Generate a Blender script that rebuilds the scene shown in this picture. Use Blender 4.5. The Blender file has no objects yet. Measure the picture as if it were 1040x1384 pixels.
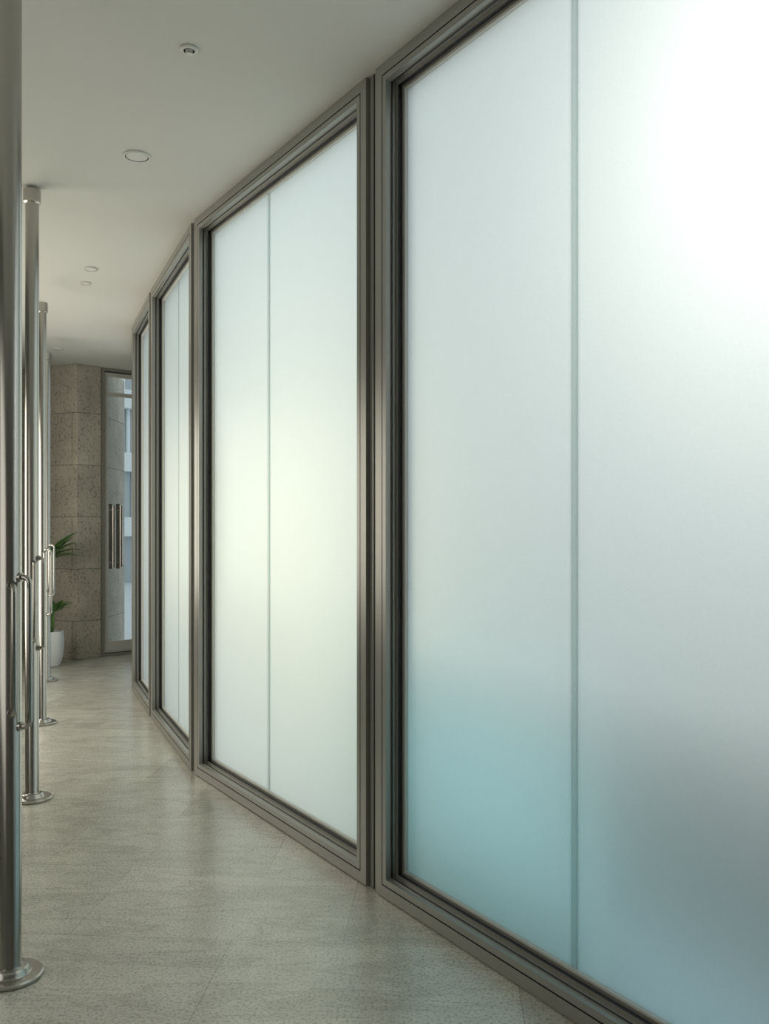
import bpy, bmesh, math, random
from mathutils import Vector, Matrix
random.seed(4)
scene=bpy.context.scene
scene.view_settings.view_transform='Standard'
H=3.17
# ---------------------------------------------------------------- materials
def mat(name,color=(.5,.5,.5),rough=.5,metal=0.0,spec=.5):
    m=bpy.data.materials.new(name); m.use_nodes=True
    b=m.node_tree.nodes['Principled BSDF']
    b.inputs['Base Color'].default_value=(*color,1); b.inputs['Roughness'].default_value=rough
    b.inputs['Metallic'].default_value=metal; b.inputs['Specular IOR Level'].default_value=spec
    return m,m.node_tree.nodes,m.node_tree.links,b
def ramp(nodes,stops):
    r=nodes.new('ShaderNodeValToRGB')
    while len(r.color_ramp.elements)<len(stops): r.color_ramp.elements.new(.5)
    for e,(p,c) in zip(r.color_ramp.elements,stops):
        e.position=p; e.color=(*c,1)
    return r
def noise(nodes,links,scale,detail=4,vec=None,rough=.55):
    n=nodes.new('ShaderNodeTexNoise'); n.inputs['Scale'].default_value=scale
    n.inputs['Detail'].default_value=detail; n.inputs['Roughness'].default_value=rough
    if vec is not None: links.new(vec,n.inputs['Vector'])
    return n
def bump(nodes,links,b,h,strength=.2,dist=.01,prev=None):
    bp=nodes.new('ShaderNodeBump'); bp.inputs['Strength'].default_value=strength
    bp.inputs['Distance'].default_value=dist
    links.new(h,bp.inputs['Height'])
    if prev: links.new(prev.outputs[0],bp.inputs['Normal'])
    links.new(bp.outputs[0],b.inputs['Normal']); return bp

# floor
M_floor,n,l,b=mat('stone_floor',(.4,.4,.37),.3,0,.85)
tc=n.new('ShaderNodeTexCoord'); mp=n.new('ShaderNodeMapping'); l.new(tc.outputs['Object'],mp.inputs[0])
mp.inputs['Rotation'].default_value=(0,0,math.radians(4)); mp.inputs['Location'].default_value=(.35,.12,0)
br=n.new('ShaderNodeTexBrick'); l.new(mp.outputs[0],br.inputs['Vector'])
br.inputs['Scale'].default_value=1; br.inputs['Brick Width'].default_value=.95; br.inputs['Row Height'].default_value=.62
br.inputs['Mortar Size'].default_value=.0013; br.inputs['Mortar Smooth'].default_value=.3
br.inputs['Color1'].default_value=(.57,.555,.495,1); br.inputs['Color2'].default_value=(.70,.685,.62,1)
br.inputs['Mortar'].default_value=(.40,.385,.34,1); br.offset=.4
n1=noise(n,l,3.2,10,tc.outputs['Object'],.75); r1=ramp(n,[(.3,(.82,.82,.81)),(.7,(1.1,1.1,1.08))]); l.new(n1.outputs[0],r1.inputs[0])
n2=noise(n,l,100,4,tc.outputs['Object']); r2=ramp(n,[(.38,(.42,.41,.38)),(.5,(1,1,1))]); l.new(n2.outputs[0],r2.inputs[0])
# soft directional veining
mpv=n.new('ShaderNodeMapping'); mpv.inputs['Rotation'].default_value=(0,0,.9); mpv.inputs['Scale'].default_value=(.8,3.2,1); l.new(tc.outputs['Object'],mpv.inputs[0])
n4=noise(n,l,2.0,9,mpv.outputs[0],.65); n4.inputs['Distortion'].default_value=.8
r4=ramp(n,[(.44,(1,1,1)),(.495,(.80,.79,.77)),(.55,(1,1,1))]); l.new(n4.outputs[0],r4.inputs[0])
def mul(a,c,f):
    m=n.new('ShaderNodeMixRGB'); m.blend_type='MULTIPLY'; m.inputs[0].default_value=f; l.new(a,m.inputs[1]); l.new(c,m.inputs[2]); return m.outputs[0]
o_=mul(mul(mul(br.outputs[0],r1.outputs[0],1),r2.outputs[0],.55),r4.outputs[0],.8)
l.new(o_,b.inputs['Base Color'])
rr=ramp(n,[(.3,(.16,)*3),(.7,(.23,)*3)]); l.new(n1.outputs[0],rr.inputs[0]); l.new(rr.outputs[0],b.inputs['Roughness'])
bp=bump(n,l,b,r2.outputs[0],.16,.003)

M_ceil,n,l,b=mat('ceiling_plaster',(.66,.65,.605),.8)
t=n.new('ShaderNodeTexCoord'); nn=noise(n,l,220,2,t.outputs['Object']); bump(n,l,b,nn.outputs[0],.08,.002)
M_wall,n,l,b=mat('wall_plaster',(.5,.48,.43),.8)
t=n.new('ShaderNodeTexCoord'); nn=noise(n,l,6,6,t.outputs['Object']); r=ramp(n,[(.3,(.20,.19,.165)),(.7,(.26,.245,.215))]); l.new(nn.outputs[0],r.inputs[0]); l.new(r.outputs[0],b.inputs['Base Color'])

# pitted stone blocks for column
M_stone,n,l,b=mat('travertine_blocks',(.4,.37,.32),.75)
t=n.new('ShaderNodeTexCoord'); uv=t.outputs['UV']
br=n.new('ShaderNodeTexBrick'); l.new(uv,br.inputs['Vector']); br.inputs['Scale'].default_value=1
br.inputs['Brick Width'].default_value=.9; br.inputs['Row Height'].default_value=.56; br.inputs['Mortar Size'].default_value=.004
br.inputs['Color1'].default_value=(.52,.48,.40,1); br.inputs['Color2'].default_value=(.60,.555,.47,1); br.inputs['Mortar'].default_value=(.25,.23,.19,1)
n1=noise(n,l,38,4,t.outputs['Object']); r1=ramp(n,[(.36,(.42,.40,.37)),(.46,(1,1,1))]); l.new(n1.outputs[0],r1.inputs[0])
n3=noise(n,l,4,5,t.outputs['Object']); r3=ramp(n,[(.3,(.82,.82,.82)),(.7,(1.1,1.1,1.1))]); l.new(n3.outputs[0],r3.inputs[0])
mx=n.new('ShaderNodeMixRGB'); mx.blend_type='MULTIPLY'; mx.inputs[0].default_value=.65; l.new(br.outputs[0],mx.inputs[1]); l.new(r1.outputs[0],mx.inputs[2])
mx2=n.new('ShaderNodeMixRGB'); mx2.blend_type='MULTIPLY'; mx2.inputs[0].default_value=1; l.new(mx.outputs[0],mx2.inputs[1]); l.new(r3.outputs[0],mx2.inputs[2]); l.new(mx2.outputs[0],b.inputs['Base Color'])
bump(n,l,b,r1.outputs[0],.3,.006)

M_frame,n,l,b=mat('grey_aluminium',(.34,.338,.31),.34,.35)
t=n.new('ShaderNodeTexCoord'); nn=noise(n,l,400,2,t.outputs['Object']); bump(n,l,b,nn.outputs[0],.05,.001)
M_gasket,_,_,_=mat('black_gasket',(.015,.015,.015),.6)
M_steel,n,l,b=mat('brushed_steel',(.52,.505,.475),.25,1.0)
t=n.new('ShaderNodeTexCoord'); mp=n.new('ShaderNodeMapping'); mp.inputs['Scale'].default_value=(90,90,1.5); l.new(t.outputs['Object'],mp.inputs[0])
nn=noise(n,l,1,2,mp.outputs[0]); r=ramp(n,[(.3,(.22,)*3),(.7,(.26,)*3)]); l.new(nn.outputs[0],r.inputs[0]); l.new(r.outputs[0],b.inputs['Roughness'])
M_white,_,_,_=mat('pale_aluminium',(.70,.70,.66),.4,.2)

# frosted glass : translucent sheet + soft sheen
def frosted(name,col):
    m=bpy.data.materials.new(name); m.use_nodes=True; n=m.node_tree.nodes; l=m.node_tree.links; n.clear()
    o=n.new('ShaderNodeOutputMaterial'); tr=n.new('ShaderNodeBsdfTranslucent')
    g=n.new('ShaderNodeBsdfGlossy'); g.inputs['Roughness'].default_value=.35; g.inputs[0].default_value=(.8,.85,.85,1)
    t=n.new('ShaderNodeTexCoord'); nn=n.new('ShaderNodeTexNoise'); nn.inputs['Scale'].default_value=170; nn.inputs['Detail'].default_value=4
    l.new(t.outputs['Object'],nn.inputs['Vector'])
    r=n.new('ShaderNodeValToRGB'); r.color_ramp.elements[0].position=.35; r.color_ramp.elements[1].position=.65
    r.color_ramp.elements[0].color=(*[c*.985 for c in col],1); r.color_ramp.elements[1].color=(*[min(1,c*1.012) for c in col],1)
    l.new(nn.outputs[0],r.inputs[0]); l.new(r.outputs[0],tr.inputs[0])
    bp=n.new('ShaderNodeBump'); bp.inputs['Strength'].default_value=.12; bp.inputs['Distance'].default_value=.002
    l.new(nn.outputs[0],bp.inputs['Height']); l.new(bp.outputs[0],g.inputs['Normal']); l.new(bp.outputs[0],tr.inputs['Normal'])
    f=n.new('ShaderNodeFresnel'); f.inputs[0].default_value=1.2
    mx=n.new('ShaderNodeMixShader'); l.new(f.outputs[0],mx.inputs[0]); l.new(tr.outputs[0],mx.inputs[1]); l.new(g.outputs[0],mx.inputs[2]); l.new(mx.outputs[0],o.inputs[0])
    return m
M_frost=frosted('frosted_glass',(.90,.935,.935))
M_joint=frosted('glass_joint_silicone',(.76,.82,.81))
M_clear,n,l,b=mat('clear_glass')
n.clear(); o=n.new('ShaderNodeOutputMaterial'); tr=n.new('ShaderNodeBsdfTransparent'); tr.inputs[0].default_value=(.92,.95,.95,1)
g=n.new('ShaderNodeBsdfGlossy'); g.inputs['Roughness'].default_value=.02; mxs=n.new('ShaderNodeMixShader'); mxs.inputs[0].default_value=.08
l.new(tr.outputs[0],mxs.inputs[1]); l.new(g.outputs[0],mxs.inputs[2]); l.new(mxs.outputs[0],o.inputs[0])
M_leaf,n,l,b=mat('leaf_green',(.05,.12,.035),.4)
t=n.new('ShaderNodeTexCoord'); nn=noise(n,l,9,3,t.outputs['Object']); r=ramp(n,[(.3,(.05,.12,.035)),(.7,(.17,.31,.10))]); l.new(nn.outputs[0],r.inputs[0]); l.new(r.outputs[0],b.inputs['Base Color'])
M_pot,_,_,_=mat('white_ceramic',(.82,.84,.84),.3)
M_soil,_,_,_=mat('soil',(.05,.035,.025),.95)
def troughmat(name,c0,c1):
    m,n,l,b=mat(name,c0,.8)
    t=n.new('ShaderNodeTexCoord'); nn=noise(n,l,3,4,t.outputs['Object']); r=ramp(n,[(.3,c0),(.7,c1)]); l.new(nn.outputs[0],r.inputs[0]); l.new(r.outputs[0],b.inputs['Base Color']); return m
M_teal=troughmat('teal_shade_trough',(.46,.76,.77),(.51,.82,.83))  # albedo of the added trough, tints the lower glass teal
M_slate=troughmat('slate_shade_trough',(.28,.42,.46),(.34,.48,.52))  # darker albedo of the added trough, for slate tones in the glass
M_pave,n,l,b=mat('terrace_paving',(.50,.53,.55),.8)
M_bld,_,_,_=mat('pale_facade',(.74,.78,.79),.7)
M_bglass,_,_,_=mat('facade_glass',(.40,.44,.46),.2,.2)
M_plastic,_,_,_=mat('white_plastic',(.72,.71,.67),.5)

# ---------------------------------------------------------------- helpers
def link(o,parent=None):
    scene.collection.objects.link(o)
    if parent: o.parent=parent
    return o
def empty(name,loc=(0,0,0)):
    e=bpy.data.objects.new(name,None); e.location=loc; e.empty_display_size=.1; link(e); return e
def obj_from_bm(name,bm,mats,parent=None,smooth=False):
    me=bpy.data.meshes.new(name); bmesh.ops.recalc_face_normals(bm,faces=bm.faces); bm.to_mesh(me); bm.free()
    for m in (mats if isinstance(mats,list) else [mats]): me.materials.append(m)
    o=bpy.data.objects.new(name,me); link(o,parent)
    if parent: o.matrix_parent_inverse=Matrix.Translation(-parent.location)
    return o
def bevel(o,w=.003,seg=2):
    m=o.modifiers.new('bevel','BEVEL'); m.width=w; m.segments=seg; m.limit_method='ANGLE'; return o
def prism(bm,pts,z0,z1,mi=0):
    lo=[bm.verts.new((x,y,z0)) for x,y in pts]; hi=[bm.verts.new((x,y,z1)) for x,y in pts]; k=len(pts); fs=[]
    fs.append(bm.faces.new(lo[::-1])); fs.append(bm.faces.new(hi))
    for i in range(k): fs.append(bm.faces.new((lo[i],lo[(i+1)%k],hi[(i+1)%k],hi[i])))
    for f in fs: f.material_index=mi
    return fs
class Fr:  # local frame along a wall segment: s along, n towards room
    def __init__(s,p0,p1,inside=None):
        s.p=Vector(p0); d=Vector(p1)-Vector(p0); s.L=d.length; s.d=d.normalized()
        s.n=Vector((-s.d.y,s.d.x))
        if inside and (Vector(inside)-s.p).dot(s.n)<0: s.n=-s.n
    def pt(s,a,n,z): q=s.p+s.d*a+s.n*n; return (q.x,q.y,z)
    def xy(s,a,n): q=s.p+s.d*a+s.n*n; return (q.x,q.y)
def fbox(bm,F,a0,a1,n0,n1,z0,z1,mi=0):
    prism(bm,[F.xy(a0,n0),F.xy(a1,n0),F.xy(a1,n1),F.xy(a0,n1)],z0,z1,mi)
def ringframe(bm,F,a0,a1,z0,z1,prof,matidx=None):
    rows=[]
    for u,nn in prof:
        rows.append([bm.verts.new(F.pt(a,nn,z)) for a,z in ((a0+u,z0+u),(a1-u,z0+u),(a1-u,z1-u),(a0+u,z1-u))])
    k=len(rows)
    for i in range(k):
        A=rows[i]; B=rows[(i+1)%k]
        for j in range(4):
            f=bm.faces.new((A[j],A[(j+1)%4],B[(j+1)%4],B[j]))
            if matidx: f.material_index=matidx.get(i,0)
def lathe(bm,prof,c,seg=40,mi=0):
    rings=[]
    for r,z in prof:
        if r<1e-6: rings.append([bm.verts.new((c[0],c[1],z))])
        else: rings.append([bm.verts.new((c[0]+r*math.cos(2*math.pi*i/seg),c[1]+r*math.sin(2*math.pi*i/seg),z)) for i in range(seg)])
    for A,B in zip(rings,rings[1:]):
        for i in range(seg):
            j=(i+1)%seg
            if len(A)==1 and len(B)==1: continue
            if len(A)==1: f=bm.faces.new((A[0],B[i],B[j]))
            elif len(B)==1: f=bm.faces.new((A[i],A[j],B[0]))
            else: f=bm.faces.new((A[i],A[j],B[j],B[i]))
            f.material_index=mi; f.smooth=True
def tube(bm,pts,r,seg=14,mi=0):
    pts=[Vector(p) for p in pts]; rings=[]; up=None
    for i,p in enumerate(pts):
        t=(pts[min(i+1,len(pts)-1)]-pts[max(i-1,0)]).normalized()
        if up is None: up=t.orthogonal().normalized()
        up=(up-t*up.dot(t)).normalized(); s=t.cross(up)
        rr=r[i] if isinstance(r,list) else r
        rings.append([bm.verts.new(p+up*rr*math.cos(2*math.pi*k/seg)+s*rr*math.sin(2*math.pi*k/seg)) for k in range(seg)])
    for A,B in zip(rings,rings[1:]):
        for k in range(seg):
            f=bm.faces.new((A[k],A[(k+1)%seg],B[(k+1)%seg],B[k])); f.smooth=True; f.material_index=mi
    bm.faces.new(rings[0][::-1]); bm.faces.new(rings[-1])
def autosmooth(o):
    m=o.modifiers.new('es','EDGE_SPLIT'); m.split_angle=math.radians(35); return o

# ---------------------------------------------------------------- plan nodes
Z0=(2.72,-.03)
A=(-.053,3.445); Bn=(-1.105,5.1); C=(-1.744,6.6); D=(-2.223,7.8)
P1end=(1.037,1.730)
E=(-2.55,9.06)
dr0=(-3.10,9.72); dr1=(-2.40,10.28)
nodes_w=[Z0,P1end,A,Bn,C,D,E]
joint={3:-.85,4:-.71}      # joint offset measured back from the far end of the bay
room=[(2.72,-1.5),Z0,P1end,A,Bn,C,D,E,dr1,dr0,(-3.293,9.5),(-4.3,9.95),(-2.7,-1.5)]
def offset(poly,d):
    out=[];k=len(poly)
    area=sum(poly[i][0]*poly[(i+1)%k][1]-poly[(i+1)%k][0]*poly[i][1] for i in range(k))
    sg=1 if area>0 else -1
    for i in range(k):
        p=Vector(poly[i]);a=(p-Vector(poly[i-1])).normalized();b_=(Vector(poly[(i+1)%k])-p).normalized()
        na=Vector((a.y,-a.x))*sg; nb=Vector((b_.y,-b_.x))*sg
        m=(na+nb).normalized(); out.append(tuple(p+m*d/max(.35,m.dot(na))))
    return out
slab=offset(room,.16)
bm=bmesh.new(); prism(bm,slab,-.15,0); obj_from_bm('floor',bm,M_floor)
bm=bmesh.new(); prism(bm,slab,H,H+.12); obj_from_bm('ceiling',bm,M_ceil)

# ---------------------------------------------------------------- windows
prof=[(0,-.15),(0,0),(.042,0),(.042,-.008),(.047,-.008),(.047,0),(.070,0),(.070,-.022),(.074,-.022),(.074,-.030),
      (.070,-.030),(.070,-.046),(.084,-.046),(.084,-.056),(.080,-.056),(.080,-.066),(.090,-.066),(.090,-.15)]
gidx={2:1,3:1,4:1,8:1,9:1,12:1,13:1,14:1}
def window(i,p0,p1):
    F=Fr(p0,p1); e=empty('window_%d'%i,F.pt(F.L/2,0,0)); g=.037
    bm=bmesh.new(); ringframe(bm,F,g,F.L-g,.004,H-.002,prof,gidx)
    obj_from_bm('frame',bm,[M_frame,M_gasket],e)
    c=F.L/2 if i not in joint else F.L+joint[i]
    zb=.090; zt=H-.092
    bm=bmesh.new()
    fbox(bm,F,g+.091,c-.011,-.098,-.086,zb,zt); fbox(bm,F,c+.011,F.L-g-.091,-.098,-.086,zb,zt)
    o=obj_from_bm('frosted_panes',bm,M_frost,e)
    bm=bmesh.new(); fbox(bm,F,c-.0115,c+.0115,-.099,-.084,zb,zt)
    bevel(obj_from_bm('joint_strip',bm,M_joint,e),.002)
    bm=bmesh.new(); ringframe(bm,F,g+.090,F.L-g-.090,zb+.002,zt,[(0,-.084),(0,-.07),(.008,-.07),(.008,-.084)])
    obj_from_bm('glazing_bead',bm,M_white,e)
    return F
Fs=[]
for i,(p,q) in enumerate(zip(nodes_w,nodes_w[1:]),1): Fs.append(window(i,p,q))
F1=Fs[1]; F2=Fs[2]; F3=Fs[3]
for i,p in enumerate(nodes_w,1):
    k=i-1; a=nodes_w[max(0,k-1)]; c=nodes_w[min(len(nodes_w)-1,k+1)]
    F=Fr(p,(p[0]+(c[0]-a[0]),p[1]+(c[1]-a[1])))
    bm=bmesh.new(); fbox(bm,F,-.032,.032,-.145,-.016,0.001,H-.001); fbox(bm,F,-.0045,.0045,-.02,-.0145,.001,H-.001,1)
    o=obj_from_bm('trim_%d'%i,bm,[M_frame,M_gasket])

# ---------------------------------------------------------------- solid walls
def wall(name,p0,p1,m,ins,th=.15):
    F=Fr(p0,p1,ins); bm=bmesh.new(); fbox(bm,F,0,F.L,-th,0,0,H); return obj_from_bm(name,bm,m)
wall('wall_left',(-2.7,-1.5),(-4.3,9.95),M_wall,(0,3))
wall('wall_back',(-2.7,-1.5),(2.72,-1.5),M_wall,(0,3))
wall('wall_right',(2.72,-1.5),(2.72,-.07),M_wall,(0,0))
wall('wall_front',(-2.55,9.11),(-2.40,10.26),M_wall,(-3.3,9.3))

# stone pier
pts=[(-3.293,9.5),(-3.105,9.715),(-3.105,10.6),(-4.3,10.6),(-4.3,9.95)]
bm=bmesh.new(); fs=prism(bm,pts,0.001,H-.001); uvl=bm.loops.layers.uv.new('UV')
per=0
for i,f in enumerate(fs[2:]):
    a=Vector(pts[i]); b2=Vector(pts[(i+1)%len(pts)]); L=(b2-a).length
    for lp in f.loops:
        q=Vector(lp.vert.co.xy); lp[uvl].uv=(per+(q-a).length,lp.vert.co.z+.15)
    per+=L
bevel(obj_from_bm('stone_column',bm,M_stone),.006)

# ---------------------------------------------------------------- door
F=Fr(dr0,dr1,(-3,8)); e=empty('door_1',F.pt(F.L/2,0,0))
bm=bmesh.new(); ringframe(bm,F,0.004,F.L,.002,H-.004,[(0,-.1),(0,0),(.03,0),(.03,-.02),(.036,-.02),(.036,-.1)],{2:1,3:1})
obj_from_bm('outer_frame',bm,[M_frame,M_gasket],e)
bm=bmesh.new(); ringframe(bm,F,.042,F.L-.42,.012,H-.045,[(0,-.075),(0,-.022),(.038,-.022),(.038,-.034),(.043,-.034),(.043,-.075)])
fbox(bm,F,.083,F.L-.46,-.07,-.026,H-.30,H-.26); fbox(bm,F,.083,F.L-.46,-.07,-.026,.053,.16)
ringframe(bm,F,F.L-.415,F.L-.04,.012,H-.045,[(0,-.075),(0,-.022),(.038,-.022),(.038,-.075)])
obj_from_bm('leaf_frame',bm,M_white,e)
bm=bmesh.new(); fbox(bm,F,.088,F.L-.465,-.055,-.045,.16,H-.095); fbox(bm,F,F.L-.375,F.L-.08,-.055,-.045,.052,H-.085); obj_from_bm('glass',bm,M_clear,e)
bm=bmesh.new()
for a in (.115,.20):
    tube(bm,[F.pt(a,.045,.98),F.pt(a,.045,1.66)],.016)
    for z in (1.03,1.61): tube(bm,[F.pt(a,-.045,z),F.pt(a,.045,z)],.010)
    fbox(bm,F,a-.02,a+.02,-.045,-.036,.96,1.68)
autosmooth(obj_from_bm('pull_handles',bm,M_steel,e))

# ---------------------------------------------------------------- steel posts with pull handles
def post(x,y,top,r=.034):
    e=empty('steel_post',(x,y,0))
    bm=bmesh.new()
    lathe(bm,[(0,.001),(.095,.001),(.098,.004),(.098,.011),(.094,.015),(.062,.016),(.058,.020),(.056,.028),(.050,.034),(r+.003,.036),(r,.042),
              (r,top-.075),(r+.003,top-.073),(r+.010,top-.068),(r+.010,top-.004),(r+.006,top),(0,top)],(x,y),48)
    autosmooth(obj_from_bm('shaft',bm,M_steel,e))
    def handle(nm,dx,dy,off,z0,z1,rad):
        rc=.022
        path=[Vector((r*.6,z1))]
        for k in range(7):
            a=math.pi/2*(k/6); path.append(Vector((off-rc+rc*math.sin(a),z1-rc+rc*math.cos(a))))
        for k in range(7):
            a=math.pi/2*(k/6); path.append(Vector((off-rc+rc*math.cos(a),z0+rc-rc*math.sin(a))))
        path.append(Vector((r*.6,z0)))
        bm=bmesh.new(); tube(bm,[(x+dx*p.x,y+dy*p.x,p.y) for p in path],rad)
        for z in (z0,z1): tube(bm,[(x+dx*r*.9,y+dy*r*.9,z),(x+dx*(r+.008),y+dy*(r+.008),z)],rad*1.7)
        autosmooth(obj_from_bm(nm,bm,M_steel,e))
    handle('pull_handle_inner',.97,-.25,.070,.785,1.25,.0085)
    handle('pull_handle_outer',.50,-.866,.085,.83,1.225,.0085)
post(-1.171,2.777,H-.004); post(-1.827,4.6,H-.012); post(-2.463,6.39,3.03,.027); post(-3.115,8.2,3.03,.027)

# ---------------------------------------------------------------- ceiling fittings
def disc(name,x,y,r,kind):
    bm=bmesh.new()
    if kind=='sprinkler':
        lathe(bm,[(0,H-.001),(r,H-.001),(r,H-.006),(r*.85,H-.010),(r*.62,H-.010)],(x,y))
        lathe(bm,[(r*.62,H-.010),(r*.6,H-.003),(r*.42,H-.003)],(x,y),40,1)
        lathe(bm,[(r*.42,H-.003),(r*.4,H-.012),(r*.3,H-.014),(0,H-.014)],(x,y))
        for k in range(3):
            a=k*2.094; tube(bm,[(x+r*.35*math.cos(a),y+r*.35*math.sin(a),H-.01),(x+r*.3*math.cos(a),y+r*.3*math.sin(a),H-.02)],.002,8)
        lathe(bm,[(0,H-.02),(r*.4,H-.02),(r*.4,H-.022),(0,H-.022)],(x,y))
    else:
        lathe(bm,[(0,H-.001),(r,H-.001),(r,H-.005),(r*.95,H-.009),(r*.88,H-.009)],(x,y))
        lathe(bm,[(r*.88,H-.009),(r*.86,H-.004),(r*.82,H-.004)],(x,y),40,1)
        lathe(bm,[(r*.82,H-.004),(r*.80,H-.008),(0,H-.009)],(x,y))
    autosmooth(obj_from_bm(name,bm,[M_plastic,M_gasket]))
disc('fire_sprinkler',-.72,3.27,.033,'sprinkler')
disc('ceiling_disc',-1.174,4.206,.062,'d')  # plain disc for a ceiling downlight, gives no light
disc('ceiling_disc',-1.995,6.03,.046,'d')
disc('ceiling_disc',-2.148,6.38,.038,'d')
disc('ceiling_disc',-3.2,8.7,.05,'d')

# ---------------------------------------------------------------- potted plant
px,py=-3.40,9.05
e=empty('potted_plant',(px,py,0))
bm=bmesh.new(); lathe(bm,[(0,.001),(.07,.001),(.085,.01),(.115,.10),(.13,.22),(.125,.32),(.118,.36),(.108,.36),(.112,.32),(0,.31)],(px,py),40)
autosmooth(obj_from_bm('pot',bm,M_pot,e))
bm=bmesh.new(); lathe(bm,[(0,.322),(.113,.320)],(px,py),32); obj_from_bm('soil',bm,M_soil,e)
bm=bmesh.new()
def leaf(base,az,L,w,rise,droop):
    d=Vector((math.cos(az),math.sin(az),0)); s=Vector((-d.y,d.x,0)); N=10; rows=[]
    for i in range(N+1):
        t=i/N; c=Vector(base)+d*L*t*(.95)+Vector((0,0,rise*t-droop*t*t))
        ww=w*math.sin(math.pi*min(1,(t*.93+.05)))**.8*(1-.3*t)
        if t<.15: ww*=.35+t*4
        rows.append([bm.verts.new(c+s*ww+Vector((0,0,ww*.35))),bm.verts.new(c),bm.verts.new(c-s*ww+Vector((0,0,ww*.35)))])
    for A_,B_ in zip(rows,rows[1:]):
        for j in (0,1):
            f=bm.faces.new((A_[j],A_[j+1],B_[j+1],B_[j])); f.smooth=True
tops=[(px-.02,py,1.13,1),(px+.06,py-.04,.60,0)]
for (tx,ty,tz,_) in tops:
    tube(bm,[(px+(tx-px)*k/6+.01*math.sin(k),py+(ty-py)*k/6,.31+(tz-.31)*k/6) for k in range(7)],.011,8)
for i in range(19):
    az=i*2.4; leaf((px-.02,py,1.07+.012*(i%4)),az,random.uniform(.26,.36),.045,random.uniform(.18,.46),random.uniform(.08,.22))
for az,L,ri in ((-.35,.37,.42),(-.8,.38,.30),(-.1,.36,.24)): leaf((px-.02,py,1.09),az,L,.05,ri,.14)
for i in range(11):
    az=i*2.4+.6; leaf((px+.06,py-.04,.56),az,random.uniform(.16,.26),.034,random.uniform(.08,.2),random.uniform(.05,.12))
obj_from_bm('foliage',bm,M_leaf,e)

# ---------------------------------------------------------------- exterior
bm=bmesh.new(); prism(bm,[(-60,-40),(60,-40),(60,70),(-60,70)],-.5,-.16); obj_from_bm('terrace_ground',bm,M_pave)
def trough(F,a0,a1,h,m,n0=-.44,n1=-1.0):  # unseen trough added to darken and tint the lower glass
    bm=bmesh.new()
    fbox(bm,F,a0,a1,n0-.05,n0,-.16,h); fbox(bm,F,a0,a1,n1,n1+.05,-.16,h)
    fbox(bm,F,a0,a0+.05,n1+.05,n0-.05,-.16,h); fbox(bm,F,a1-.05,a1,n1+.05,n0-.05,-.16,h)
    fbox(bm,F,a0+.05,a1-.05,n1+.05,n0-.05,-.16,h-.06,1)
    return obj_from_bm('shade_trough',bm,[m,M_soil])
trough(F1,.95,F1.L+.15,.97,M_teal)
trough(F1,.12,.9,.95,M_slate)
trough(Fs[0],0,Fs[0].L-.1,.95,M_slate)
# curved low-rise building seen through the far door
bm=bmesh.new()
cx,cy=-10.5,30
def sl(r,z0,z1,mi): lathe(bm,[(0,z0),(r,z0),(r,z1),(0,z1)],(cx,cy),72,mi)
for k in range(4):
    z=k*1.9-.16; r=5-.35*k; sl(r,z,z+1.35,1); sl(r+.35,z+1.35,z+1.9,0)
    for q in range(36):
        a=2*math.pi*q/36; tube(bm,[(cx+(r+.05)*math.cos(a),cy+(r+.05)*math.sin(a),z),(cx+(r+.05)*math.cos(a),cy+(r+.05)*math.sin(a),z+1.4)],.06,6)
autosmooth(obj_from_bm('round_building',bm,[M_bld,M_bglass]))

# ---------------------------------------------------------------- light
w=bpy.data.worlds.new('World'); scene.world=w; w.use_nodes=True
bg=w.node_tree.nodes['Background']; bg.inputs[0].default_value=(.845,.93,.965,1); bg.inputs[1].default_value=1.12
def area(name,F,a,n,z,power,col,size,shape='DISK',sy=None,tilt=0):
    ld=bpy.data.lights.new(name,'AREA'); ld.energy=power; ld.color=col; ld.shape=shape; ld.size=size
    if sy: ld.size_y=sy
    o=bpy.data.objects.new(name,ld); o.location=F.pt(a,n,z)
    d=Vector((F.n.x,F.n.y,tilt)); o.rotation_euler=d.to_track_quat('-Z','Y').to_euler(); link(o); return o
area('sun_glow_fill',F1,.12,-1.0,2.42,16,(1,.915,.80),.8)  # added lamp standing in for the sun glow behind the glass
area('lower_glass_fill',F1,1.45,-.42,.50,1.4,(.46,.88,.96),1.0,'RECTANGLE',.6)  # added lamp tinting the lower left glass teal, no fixture there
area('lower_glass_fill',F1,.5,-.42,.12,.7,(.55,.85,.98),.8,'RECTANGLE',.25)  # added lamp lifting the lower right glass
area('pane_fill',F2,F2.L*.42,-1.3,1.35,11,(1,.84,.46),1.2)  # added lamp giving these panes their warm tone
area('pane_fill',F2,F2.L*.5,-1.4,2.6,5,(.96,1,.94),1.2)  # added lamp brightening the upper part of the same bay
area('pane_fill',F3,F3.L*.5,-1.2,1.4,9,(1,.87,.52),1.2)  # added lamp warming the next bay
area('pane_fill',Fs[4],Fs[4].L*.5,-1.2,1.6,6,(1,.92,.7),1.2)  # added lamp for the bay beyond
# added fill lamps by the left wall, brightening the corridor
FL=Fr((-2.7,-1.5),(-4.3,9.95),(0,3))
area('corridor_fill',FL,2.6,.12,1.7,18,(1,.96,.88),3.6,'RECTANGLE',1.6)
area('corridor_fill',FL,7.8,.12,1.6,58,(1,.93,.80),3.6,'RECTANGLE',1.6)

# ---------------------------------------------------------------- camera
cd=bpy.data.cameras.new('camera'); cam=bpy.data.objects.new('camera',cd); link(cam)
cam.location=(0,0,1.4); cam.rotation_euler=(math.radians(90),0,0)
cd.sensor_fit='HORIZONTAL'; cd.sensor_width=36; cd.lens=36*1200/1040; cd.shift_y=23/1040; cd.clip_start=.02
scene.camera=cam
